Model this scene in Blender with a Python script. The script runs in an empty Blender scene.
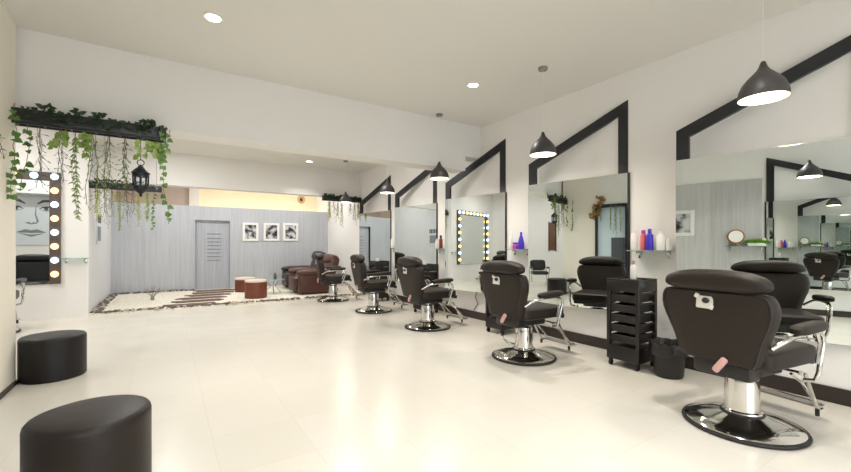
import bpy, bmesh, math, random
from mathutils import Vector, Matrix, Euler
PI = math.pi
rnd = random.Random(7)
scene = bpy.context.scene
COL = scene.collection

# ------------------------------------------------------------------ materials
def newmat(name):
    m = bpy.data.materials.new(name); m.use_nodes = True
    nt = m.node_tree
    return m, nt, nt.nodes['Principled BSDF']

def lin(c):
    return tuple(((v/255.)/12.92 if v/255. <= .04045 else ((v/255.+.055)/1.055)**2.4) for v in c)+(1.,)

def pbr(name, rgb, rough=.5, metal=0., noise=0., nscale=20., bump=0., bscale=60., spec=.5, coat=0.):
    m, nt, b = newmat(name)
    b.inputs['Roughness'].default_value = rough
    b.inputs['Metallic'].default_value = metal
    b.inputs['Specular IOR Level'].default_value = spec
    b.inputs['Coat Weight'].default_value = coat
    c = lin(rgb)
    tc = nt.nodes.new('ShaderNodeTexCoord')
    n = nt.nodes.new('ShaderNodeTexNoise'); n.inputs['Scale'].default_value = nscale; n.inputs['Detail'].default_value = 4
    nt.links.new(tc.outputs['Object'], n.inputs['Vector'])
    mix = nt.nodes.new('ShaderNodeMix'); mix.data_type = 'RGBA'
    mix.inputs[6].default_value = tuple(v*(1-noise) for v in c[:3])+(1,)
    mix.inputs[7].default_value = tuple(min(1, v*(1+noise)) for v in c[:3])+(1,)
    nt.links.new(n.outputs['Fac'], mix.inputs[0]); nt.links.new(mix.outputs[2], b.inputs['Base Color'])
    if bump:
        n2 = nt.nodes.new('ShaderNodeTexNoise'); n2.inputs['Scale'].default_value = bscale
        nt.links.new(tc.outputs['Object'], n2.inputs['Vector'])
        bp = nt.nodes.new('ShaderNodeBump'); bp.inputs['Strength'].default_value = bump; bp.inputs['Distance'].default_value = .01
        nt.links.new(n2.outputs['Fac'], bp.inputs['Height']); nt.links.new(bp.outputs['Normal'], b.inputs['Normal'])
    return m

def emit(name, rgb, s):
    m, nt, b = newmat(name)
    b.inputs['Base Color'].default_value = lin(rgb)
    b.inputs['Emission Color'].default_value = lin(rgb); b.inputs['Emission Strength'].default_value = s
    return m

def grain(name, a, c, seam=.42):
    """grey laminate with a vertical wood grain"""
    m, nt, b = newmat(name)
    g = nt.nodes.new('ShaderNodeNewGeometry'); mp = nt.nodes.new('ShaderNodeMapping')
    mp.inputs['Scale'].default_value = (14, 14, .55)
    nt.links.new(g.outputs['Position'], mp.inputs['Vector'])
    n = nt.nodes.new('ShaderNodeTexNoise'); n.inputs['Scale'].default_value = 1.6; n.inputs['Detail'].default_value = 8; n.inputs['Roughness'].default_value = .7
    nt.links.new(mp.outputs[0], n.inputs['Vector'])
    r = nt.nodes.new('ShaderNodeValToRGB')
    r.color_ramp.elements[0].position = .3; r.color_ramp.elements[0].color = lin(a)
    r.color_ramp.elements[1].position = .72; r.color_ramp.elements[1].color = lin(c)
    nt.links.new(n.outputs['Fac'], r.inputs[0]); nt.links.new(r.outputs[0], b.inputs['Base Color'])
    b.inputs['Roughness'].default_value = .45
    return m

def tiles():
    m, nt, b = newmat('cream_floor_tile')
    g = nt.nodes.new('ShaderNodeNewGeometry'); mp = nt.nodes.new('ShaderNodeMapping')
    mp.inputs['Location'].default_value = (-.24, -.30, 0)
    nt.links.new(g.outputs['Position'], mp.inputs['Vector'])
    br = nt.nodes.new('ShaderNodeTexBrick'); br.offset = 0; br.squash = 1
    for k, v in (('Scale', 1), ('Mortar Size', .0025), ('Mortar Smooth', .3), ('Brick Width', .5), ('Row Height', .5), ('Bias', 0)):
        br.inputs[k].default_value = v
    br.inputs['Color1'].default_value = lin((222, 217, 206)); br.inputs['Color2'].default_value = lin((219, 214, 202))
    br.inputs['Mortar'].default_value = lin((214, 205, 188))
    nt.links.new(mp.outputs[0], br.inputs['Vector'])
    n = nt.nodes.new('ShaderNodeTexNoise'); n.inputs['Scale'].default_value = 3
    nt.links.new(g.outputs['Position'], n.inputs['Vector'])
    mr = nt.nodes.new('ShaderNodeMapRange'); mr.inputs['To Min'].default_value = .18; mr.inputs['To Max'].default_value = .30
    nt.links.new(n.outputs['Fac'], mr.inputs[0]); nt.links.new(mr.outputs[0], b.inputs['Roughness'])
    nt.links.new(br.outputs['Color'], b.inputs['Base Color'])
    return m

def pebbly(name, cols, scale):
    m, nt, b = newmat(name)
    g = nt.nodes.new('ShaderNodeNewGeometry')
    v = nt.nodes.new('ShaderNodeTexVoronoi'); v.inputs['Scale'].default_value = scale
    nt.links.new(g.outputs['Position'], v.inputs['Vector'])
    r = nt.nodes.new('ShaderNodeValToRGB'); r.color_ramp.interpolation = 'CONSTANT'
    els = r.color_ramp.elements
    while len(els) < len(cols): els.new(.5)
    for i, c in enumerate(cols): els[i].position = i/len(cols); els[i].color = lin(c)
    sep = nt.nodes.new('ShaderNodeSeparateColor'); nt.links.new(v.outputs['Color'], sep.inputs[0])
    nt.links.new(sep.outputs[0], r.inputs[0]); nt.links.new(r.outputs[0], b.inputs['Base Color'])
    bp = nt.nodes.new('ShaderNodeBump'); bp.invert = True; bp.inputs['Strength'].default_value = .6; bp.inputs['Distance'].default_value = .015
    nt.links.new(v.outputs['Distance'], bp.inputs['Height']); nt.links.new(bp.outputs['Normal'], b.inputs['Normal'])
    b.inputs['Roughness'].default_value = .7
    return m

def photo(name, seed, scale, lo=.4, hi=.6):
    """black and white blotchy print"""
    m, nt, b = newmat(name)
    tc = nt.nodes.new('ShaderNodeTexCoord'); mp = nt.nodes.new('ShaderNodeMapping'); mp.inputs['Location'].default_value = (seed*3.1, seed*1.7, seed)
    nt.links.new(tc.outputs['Object'], mp.inputs['Vector'])
    n = nt.nodes.new('ShaderNodeTexNoise'); n.inputs['Scale'].default_value = scale; n.inputs['Detail'].default_value = 3
    nt.links.new(mp.outputs[0], n.inputs['Vector'])
    r = nt.nodes.new('ShaderNodeValToRGB')
    r.color_ramp.elements[0].position = lo; r.color_ramp.elements[0].color = lin((30, 30, 34))
    r.color_ramp.elements[1].position = hi; r.color_ramp.elements[1].color = lin((205, 205, 208))
    nt.links.new(n.outputs['Fac'], r.inputs[0]); nt.links.new(r.outputs[0], b.inputs['Base Color'])
    b.inputs['Roughness'].default_value = .35
    return m

def glassy(name, tint, alpha=.25):
    m, nt, b = newmat(name)
    b.inputs['Base Color'].default_value = lin(tint); b.inputs['Roughness'].default_value = .05
    t = nt.nodes.new('ShaderNodeBsdfTransparent'); t.inputs[0].default_value = lin(tint)
    mx = nt.nodes.new('ShaderNodeMixShader'); mx.inputs[0].default_value = alpha
    out = nt.nodes['Material Output']
    nt.links.new(t.outputs[0], mx.inputs[1]); nt.links.new(b.outputs[0], mx.inputs[2]); nt.links.new(mx.outputs[0], out.inputs[0])
    return m

M = dict(
    wall=pbr('warm_white_plaster', (236, 234, 231), .75, noise=.015, nscale=3),
    ceil=pbr('off_white_ceiling_paint', (229, 227, 222), .85, noise=.012, nscale=2),
    pier=pbr('warm_light_tinted_plaster', (238, 232, 219), .75, noise=.015, nscale=3),  # cream tint paints in the warm light that falls on the pier
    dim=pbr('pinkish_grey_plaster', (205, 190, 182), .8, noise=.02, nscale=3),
    cream=pbr('cream_plaster', (250, 236, 210), .8, noise=.02, nscale=3),
    yellow=pbr('pale_yellow_plaster', (240, 226, 178), .8, noise=.02, nscale=3),
    floor=tiles(),
    grey=grain('grey_grain_laminate', (172, 175, 181), (195, 198, 203)),
    greyd=grain('grey_grain_laminate_deeper', (162, 165, 173), (186, 189, 196)),
    greyp=grain('pale_grey_grain_laminate', (205, 207, 210), (224, 225, 227)),
    greyw=grain('warm_grey_grain_laminate', (186, 185, 184), (206, 205, 203)),
    greywd=grain('warm_grey_grain_laminate_deeper', (172, 171, 171), (194, 192, 190)),
    base=pbr('dark_brown_baseboard', (44, 34, 30), .35, noise=.1),
    black=pbr('black_stained_wood', (27, 29, 33), .4, noise=.25, nscale=40),
    blackpl=pbr('black_plastic', (24, 21, 20), .4, noise=.1),
    iron=pbr('black_cast_metal', (32, 34, 42), .45, metal=.4, noise=.1),
    mirror=pbr('mirror_silver', (226, 232, 230), 0., metal=1.),
    chrome=pbr('chrome', (214, 212, 208), .09, metal=1., noise=.03),
    rubber=pbr('black_rubber', (28, 26, 25), .6),
    vinyl=pbr('dark_brown_vinyl', (36, 27, 21), .5, noise=.1, nscale=9, bump=.12, bscale=90, spec=.35),
    vinylp=pbr('dark_brown_piping', (36, 30, 27), .5),
    charcoal=pbr('charcoal_vinyl', (36, 35, 37), .42, noise=.08, nscale=9),
    pouf=pbr('black_brown_leatherette', (33, 25, 21), .42, noise=.12, nscale=6, bump=.15, bscale=120, spec=.35),
    pouf2=pbr('black_leatherette', (22, 19, 19), .4, noise=.12, nscale=6, bump=.15, bscale=120, spec=.35),
    shade=pbr('charcoal_enamel', (62, 58, 57), .45, noise=.05),
    shadein=pbr('white_enamel', (245, 238, 225), .5),
    bulb=emit('warm_lamp_glow', (255, 238, 206), 4.),
    down=emit('cool_lamp_glow', (245, 248, 255), 14.),
    bulbw=emit('warm_globe_glow', (255, 196, 120), 2.6),
    bulbc=emit('cool_globe_glow', (190, 228, 255), 2.6),
    white=pbr('white_plastic', (238, 236, 232), .35),
    plate=pbr('white_enamelled_plate', (225, 222, 214), .35, noise=.04),
    greym=pbr('grey_metal', (150, 146, 142), .4, metal=.6),
    leather=pbr('brown_recliner_leather', (76, 46, 38), .4, noise=.2, nscale=5, bump=.2, bscale=30),
    leatherd=pbr('dark_recliner_leather', (52, 34, 30), .4, noise=.2, nscale=5, bump=.2, bscale=30),
    drum=pbr('chestnut_leather', (112, 58, 40), .4, noise=.2, nscale=6, bump=.1),
    drumtop=pbr('pale_stool_top', (216, 202, 186), .5, noise=.04),
    glass=glassy('pale_green_glass', (214, 232, 226), .35),
    clear=glassy('clear_pane', (245, 248, 250), .12),
    frost=pbr('frosted_pale_glass', (205, 222, 232), .2, noise=.03, nscale=2),
    slate=pbr('dark_grey_panel', (78, 84, 90), .4),
    wood=pbr('brown_wood', (110, 68, 46), .5, noise=.3, nscale=12),
    slat=pbr('weathered_brown_timber', (104, 82, 72), .8, noise=.45, nscale=14, bump=.4, bscale=40),
    gravel=pebbly('white_gravel', [(236, 230, 214), (226, 220, 204), (242, 238, 226), (216, 208, 192)], 45),
    stone=pbr('grey_pebble', (92, 86, 82), .7, noise=.5, nscale=9),
    stone2=pbr('pale_pebble', (176, 166, 152), .7, noise=.3, nscale=9),
    leafd=pbr('dark_ivy_leaf', (34, 62, 26), .5, noise=.5, nscale=30),
    leafm=pbr('mid_green_leaf', (84, 124, 50), .5, noise=.4, nscale=30),
    leafl=pbr('pale_green_leaf', (142, 166, 84), .55, noise=.3, nscale=30),
    leafy=pbr('yellow_green_leaf', (168, 176, 84), .55, noise=.3, nscale=30),
    leafo=pbr('olive_leaf', (112, 116, 66), .6, noise=.4, nscale=30),
    twig=pbr('grey_brown_twig', (108, 98, 80), .8, noise=.3),
    gold=pbr('antique_gold', (150, 112, 52), .4, metal=.7, noise=.3),
    bulbframe=pbr('dark_taupe_wood', (84, 72, 66), .5, noise=.2, nscale=12),
    tan=pbr('tan_wood', (216, 180, 126), .5, noise=.15),
    purple=pbr('violet_plastic', (66, 44, 190), .3, noise=.05),
    magenta=pbr('magenta_plastic', (196, 66, 170), .3, noise=.05),
    coral=pbr('coral_plastic', (224, 112, 116), .3, noise=.05),
    red=pbr('dark_red_plastic', (128, 40, 36), .3, noise=.05),
    cap=pbr('black_cap', (24, 24, 26), .35),
    bag=pbr('black_bin_bag', (26, 24, 24), .3, bump=.8, bscale=35),
    grip=pbr('pinkish_lever_grip', (214, 168, 164), .4),
    ink=pbr('grey_ink', (132, 136, 144), .7),
    inkd=pbr('dark_grey_ink', (84, 86, 94), .7),
    paper=pbr('pale_grey_print', (214, 218, 224), .45, noise=.06, nscale=2),
    concrete=pbr('grey_pavement', (150, 150, 150), .8, noise=.1),
    moss=pbr('pot_plant_green', (120, 168, 52), .6, noise=.3),
)

# ------------------------------------------------------------------ mesh builder
class MB:
    def __init__(s): s.bm = bmesh.new()
    def faces(s, vs, fs):
        v = [s.bm.verts.new(p) for p in vs]
        for f in fs:
            try: s.bm.faces.new([v[i] for i in f])
            except ValueError: pass
        return v
    def box(s, c, d, rot=None, bev=0., seg=2):
        m = Matrix.Translation(c)
        if rot: m = m @ Euler(rot).to_matrix().to_4x4()
        m = m @ Matrix.Diagonal((d[0], d[1], d[2], 1))
        r = bmesh.ops.create_cube(s.bm, size=1, matrix=m)
        if bev:
            es = list({e for v in r['verts'] for e in v.link_edges})
            bmesh.ops.bevel(s.bm, geom=es, offset=bev, segments=seg, affect='EDGES', profile=.5)
        return s
    def b2(s, lo, hi, bev=0.):
        return s.box([(a+b)/2 for a, b in zip(lo, hi)], [b-a for a, b in zip(lo, hi)], None, bev)
    def loft(s, rings, cap=True):
        rv = [[s.bm.verts.new(p) for p in r] for r in rings]
        n = len(rv[0])
        for a, b in zip(rv, rv[1:]):
            for i in range(n):
                s.bm.faces.new((a[i], a[(i+1) % n], b[(i+1) % n], b[i]))
        if cap:
            s.bm.faces.new(list(reversed(rv[0]))); s.bm.faces.new(rv[-1])
        return s
    def lathe(s, prof, c=(0, 0, 0), seg=32, cap=True, sx=1., sy=1.):
        rings = [[(c[0]+r*sx*math.cos(2*PI*i/seg), c[1]+r*sy*math.sin(2*PI*i/seg), c[2]+z) for i in range(seg)] for r, z in prof]
        return s.loft(rings, cap)
    def tube(s, pts, r, seg=8, closed=False):
        pts = [Vector(p) for p in pts]; n = len(pts); rings = []
        up = Vector((0, 0, 1))
        prev = None
        for i, p in enumerate(pts):
            if closed: t = pts[(i+1) % n]-pts[i-1]
            else: t = pts[min(i+1, n-1)]-pts[max(i-1, 0)]
            t.normalize()
            if prev is None:
                a = t.cross(up)
                if a.length < 1e-3: a = t.cross(Vector((1, 0, 0)))
            else:
                a = prev-t*prev.dot(t)
                if a.length < 1e-4: a = t.cross(up)
            a.normalize(); prev = a; b = t.cross(a)
            rr = r[i] if isinstance(r, (list, tuple)) else r
            rings.append([p+(a*math.cos(2*PI*k/seg)+b*math.sin(2*PI*k/seg))*rr for k in range(seg)])
        if closed: rings.append(rings[0])
        if closed:
            rv = [[s.bm.verts.new(p) for p in q] for q in rings[:-1]]
            for i in range(n):
                A, B = rv[i], rv[(i+1) % n]
                for k in range(seg):
                    s.bm.faces.new((A[k], A[(k+1) % seg], B[(k+1) % seg], B[k]))
            return s
        return s.loft(rings)
    def puff(s, c, d, e1=.45, e2=.45, rot=None, nu=24, nv=12):
        """superellipsoid cushion"""
        f = lambda v, e: math.copysign(abs(v)**e, v)
        m = Matrix.Translation(c)
        if rot: m = m @ Euler(rot).to_matrix().to_4x4()
        rings = []
        for j in range(nv+1):
            a = -PI/2+PI*j/nv
            ca, sa = f(math.cos(a), e1), f(math.sin(a), e1)
            if j in (0, nv): ca = .02
            rings.append([m @ Vector((d[0]/2*ca*f(math.cos(2*PI*i/nu), e2), d[1]/2*ca*f(math.sin(2*PI*i/nu), e2), d[2]/2*sa)) for i in range(nu)])
        return s.loft(rings)
    def prism(s, poly, fn, t0, t1):
        """extrude a 2D outline; fn(a, b, t) gives the 3D point"""
        n = len(poly)
        A = [s.bm.verts.new(fn(a, b, t0)) for a, b in poly]; B = [s.bm.verts.new(fn(a, b, t1)) for a, b in poly]
        s.bm.faces.new(A); s.bm.faces.new(list(reversed(B)))
        for i in range(n): s.bm.faces.new((A[i], B[i], B[(i+1) % n], A[(i+1) % n]))
        return s
    def leaf(s, p, d, n, L, W, fold=.15):
        d = Vector(d).normalized(); n = Vector(n); n = (n-d*n.dot(d))
        if n.length < 1e-3: n = d.orthogonal()
        n.normalize(); w = d.cross(n); p = Vector(p)
        q = lambda a, b, c: p+d*(a*L)+w*(b*W)+n*(c*L)
        s.faces([q(0, 0, 0), q(.12, .5, fold), q(.5, .42, fold), q(1, 0, -.1), q(.5, -.42, fold), q(.12, -.5, fold), q(.5, 0, 0)],
                [(0, 6, 2, 1), (6, 3, 2), (0, 5, 4, 6), (6, 4, 3)])
        return s
    def build(s, name, mat, parent=None, loc=None, rot=None, ang=38):
        bmesh.ops.recalc_face_normals(s.bm, faces=s.bm.faces[:])
        for f in s.bm.faces: f.smooth = True
        for e in s.bm.edges:
            if len(e.link_faces) == 2 and e.calc_face_angle(0) > math.radians(ang): e.smooth = False
        me = bpy.data.meshes.new(name); s.bm.to_mesh(me); s.bm.free()
        me.materials.append(M[mat] if isinstance(mat, str) else mat)
        o = bpy.data.objects.new(name, me); COL.objects.link(o)
        if parent: o.parent = parent
        if loc: o.location = loc
        if rot: o.rotation_euler = rot
        return o

def tag(o, label, cat, group=None, kind=None):
    o['label'] = label; o['category'] = cat
    if group: o['group'] = group
    if kind: o['kind'] = kind
    return o
def thing(name, label, cat, loc=(0, 0, 0), rz=0., group=None):
    o = bpy.data.objects.new(name, None); COL.objects.link(o)
    o.location = loc; o.rotation_euler = (0, 0, rz); o.empty_display_size = .1
    return tag(o, label, cat, group)
def struct(o, label=None):
    o['kind'] = 'structure'
    if label: o['label'] = label
    return o
def dup(root, label, loc, rz=0., group=None):
    def rec(o, par):
        c = o.copy(); COL.objects.link(c)
        if par: c.parent = par
        for ch in o.children: rec(ch, c)
        return c
    c = rec(root, None); c.location = loc; c.rotation_euler = (0, 0, rz); c['label'] = label
    if group: c['group'] = group
    return c
def lamp(kind, name, loc, power, color, parent=None, size=.1, rot=None, spread=None):
    l = bpy.data.lights.new(name, kind); l.energy = power; l.color = color
    if kind == 'AREA':
        l.shape = 'DISK'; l.size = size
        if spread: l.spread = spread
    else: l.shadow_soft_size = size
    o = bpy.data.objects.new(name, l); COL.objects.link(o); o.location = loc
    if rot: o.rotation_euler = rot
    if parent: o.parent = parent
    return o

# ------------------------------------------------------------------ setting
XR, XL, YB, YF, ZC = 4.28, -1.1, 12.2, -3.5, 3.13
def sbox(name, lo, hi, mat, label=None): return struct(MB().b2(lo, hi).build(name, mat), label)
sbox('floor', (-4.3, YF, -.1), (4.5, 14.2, 0), 'floor', 'glossy cream tiled floor')
sbox('ceiling', (-4.3, YF, ZC), (4.5, 14.2, ZC+.1), 'ceil')
sbox('wall_right', (XR, YF, 0), (XR+.15, 14.2, ZC), 'wall')
# left wall with the alcove opening
sbox('wall_left', (XL-.14, YF, 0), (XL, 3.36, ZC), 'wall')
sbox('wall_left_pier', (XL-.14, 4.07, 0), (XL, 4.85, ZC), 'pier')
sbox('wall_left_lintel', (XL-.14, 3.36, 2.2), (XL, 4.07, ZC), 'wall')
sbox('wall_alcove_near', (-4.15, 4.71, 0), (XL-.14, 4.85, ZC), 'wall')
sbox('wall_alcove_left', (-4.15, 4.85, 0), (-4.0, 8.8, ZC), 'wall')
sbox('wall_alcove_far', (-4.15, 8.8, 0), (-1.12, 8.92, ZC), 'wall')
sbox('wall_side', (-1.24, 8.92, 0), (-1.12, YB, ZC), 'greyp')
# back partition with the recessed door
w = MB()
w.b2((-1.12, YB, 0), (.64, YB+.12, 2.27)); w.b2((1.48, YB, 0), (XR, YB+.12, 2.27)); w.b2((.64, YB, 1.9), (1.48, YB+.12, 2.27))
struct(w.build('wall_back', 'grey'))
dr = struct(MB().b2((.64, YB+.07, .0), (1.48, YB+.115, 1.9)).build('door_1', 'greyd'), 'grey grain flush door recessed in the back partition')
f = MB()
for z in (1.52, 1.40, 1.30, 1.20, 1.10, 1.0, .90, .80): f.b2((.93, YB+.06, z), (1.27, YB+.07, z+.022))
f.build('door_louvre', 'ink', dr)
f = MB(); f.b2((.60, YB-.012, 0), (.64, YB+.07, 1.94)); f.b2((1.48, YB-.012, 0), (1.52, YB+.07, 1.94)); f.b2((.64, YB-.012, 1.9), (1.48, YB+.07, 1.94))
f.build('door_frame', 'grey', dr)
# room behind the partition
sbox('wall_rear', (.80, 13.4, 0), (XR, 13.5, ZC), 'cream')
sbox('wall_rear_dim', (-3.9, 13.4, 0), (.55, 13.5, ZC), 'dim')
sbox('trim_3', (.55, 13.32, 0), (.80, 13.5, ZC), 'wall')
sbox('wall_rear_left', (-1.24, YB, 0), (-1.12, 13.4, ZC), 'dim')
# down-stand beams across the room
b = MB(); b.b2((-4.0, 4.9, 2.395), (3.96, 5.2, ZC)); b.b2((3.96, 4.9, 2.62), (XR, 5.2, ZC))
struct(b.build('trim_1', 'wall'), 'white downstand beam across the room')
b = MB(); b.b2((-1.12, 9.7, 2.455), (XR, 9.95, ZC))
struct(b.build('trim_2', 'wall'))
# baseboards
b = MB(); b.b2((XR-.018, YF, 0), (XR, 8.84, .12)); struct(b.build('baseboard_right', 'base'))
b = MB(); b.b2((XL, YF, 0), (XL+.018, 3.3, .10)); struct(b.build('baseboard_left', 'base'))
b = MB(); b.b2((XL, 4.10, 0), (XL+.018, 4.85, .035)); struct(b.build('baseboard_pier', 'base'))
# grey grain panels on the left wall (seen in the nearest mirror)
sbox('trim_4', (XL, .9, .1), (XL+.02, 1.68, 2.44), 'greywd', 'grey grain wall panel')
sbox('trim_5', (XL, 1.68, .1), (XL+.012, 3.2, 2.44), 'greyw', 'pale grey grain wall panel')
# entrance on the left wall: black frame with pale glass
d2 = struct(MB().b2((XL-.09, 3.40, .02), (XL-.06, 4.03, 2.15)).build('door_2', 'frost'), 'pale glass door in a black frame')
f = MB(); f.b2((XL-.14, 3.36, 0), (XL+.03, 3.41, 2.2)); f.b2((XL-.14, 4.02, 0), (XL+.03, 4.07, 2.2)); f.b2((XL-.14, 3.41, 2.13), (XL+.03, 4.02, 2.2)); f.b2((XL-.10, 3.41, 0), (XL-.05, 4.02, .05))
f.build('door_frame', 'black', d2)
MB().b2((XL-.06, 3.43, .3), (XL-.045, 3.72, 1.4)).build('door_panel', 'slate', d2)
# unseen street front behind the camera: big shop window added to bring in daylight
w = MB(); w.b2((-3.9, YF-.15, 2.85), (4.5, YF, ZC)); w.b2((XL-.14, YF-.15, 0), (-.8, YF, 2.85)); w.b2((4.0, YF-.15, 0), (4.5, YF, 2.85)); w.b2((-.8, YF-.15, 0), (4.0, YF, .3))
struct(w.build('wall_front', 'wall'))
wf = MB()
for x in (-.8, .8, 2.36, 3.94): wf.b2((x, YF-.10, .3), (x+.06, YF-.04, 2.85))
wf.b2((-.8, YF-.10, .3), (4.0, YF-.04, .36)); wf.b2((-.8, YF-.10, 2.79), (4.0, YF-.04, 2.85))
wn = struct(wf.build('added_window', 'black'))
MB().b2((-.78, YF-.075, .34), (3.98, YF-.065, 2.81)).build('added_window_pane', 'clear', wn)
sbox('pavement', (-12, -16, -.12), (14, YF-.15, -.02), 'concrete')

# ------------------------------------------------------------------ pebble garden
struct(MB().b2((-1.12, 8.84, 0), (XR, YB, .03)).build('ground_bed', 'gravel'), 'low bed of white gravel')
def pebbles(name, mat, label, segs, n, seed):
    r = random.Random(seed); p = MB()
    for k in range(n):
        (x0, y0), (x1, y1), wd = segs[r.choices(range(len(segs)), [math.dist(s[0], s[1]) for s in segs])[0]]
        t = r.random(); dx, dy = x1-x0, y1-y0; L = math.hypot(dx, dy); o = r.uniform(-wd, wd)
        s = r.uniform(.018, .045)
        p.puff((x0+dx*t-dy/L*o, y0+dy*t+dx/L*o, .03+s*.3), (s*2*r.uniform(.8, 1.3), s*2, s*1.3), 1, 1, (0, 0, r.uniform(0, 3)), 7, 4)
    return tag(p.build(name, mat), label, 'pebbles', kind='stuff')
SEG = [((-1.07, 8.9), (4.2, 8.9), .05), ((-1.05, 8.9), (-1.05, 12.1), .06), ((-1.07, 12.12), (.6, 12.12), .06)]
pebbles('grey_pebbles', 'stone', 'loose dark grey pebbles edging the white gravel bed', SEG, 420, 3)
pebbles('pale_pebbles', 'stone2', 'loose pale pebbles mixed into the edge of the gravel bed', SEG, 160, 4)
SLABS = ['nearest the tiled floor', 'second from the tiled floor', 'third from the tiled floor', 'third from the grey door', 'second from the grey door', 'right in front of the grey door']
for k, pos in enumerate(SLABS):
    y = 9.15+k*.52; x0 = .0+k*.125; p = MB()
    for j in range(3):
        p.box((x0+.46+rnd.uniform(-.08, .08), y-.1+j*.1, .032), (.92+rnd.uniform(-.1, .06), .085, .03), (0, 0, rnd.uniform(-.03, .03)), .006, 1)
    tag(p.build('timber_step', 'slat'), 'weathered brown timber step on white gravel, '+pos, 'stepping plank', 'timber steps across the gravel bed')
# dry twigs standing in the gravel
t = thing('dried_twig_spray', 'small grey spray of dry twigs standing in white gravel by the back partition', 'dried plant', (-.25, 10.4, .03))
t.scale = (.7, .7, .75)
q = MB(); r = random.Random(5)
for k in range(9):
    a = r.uniform(0, 6.28); l = r.uniform(.2, .42)
    q.tube([(0, 0, .02), (math.cos(a)*.05, math.sin(a)*.05, l*.5), (math.cos(a)*.2, math.sin(a)*.2, l)], .006, 5)
q.build('twigs', 'twig', t)
MB().lathe([(.04, 0), (.055, .04), (.04, .1), (.03, .12)], seg=14).build('pot', 'greym', t)

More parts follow.
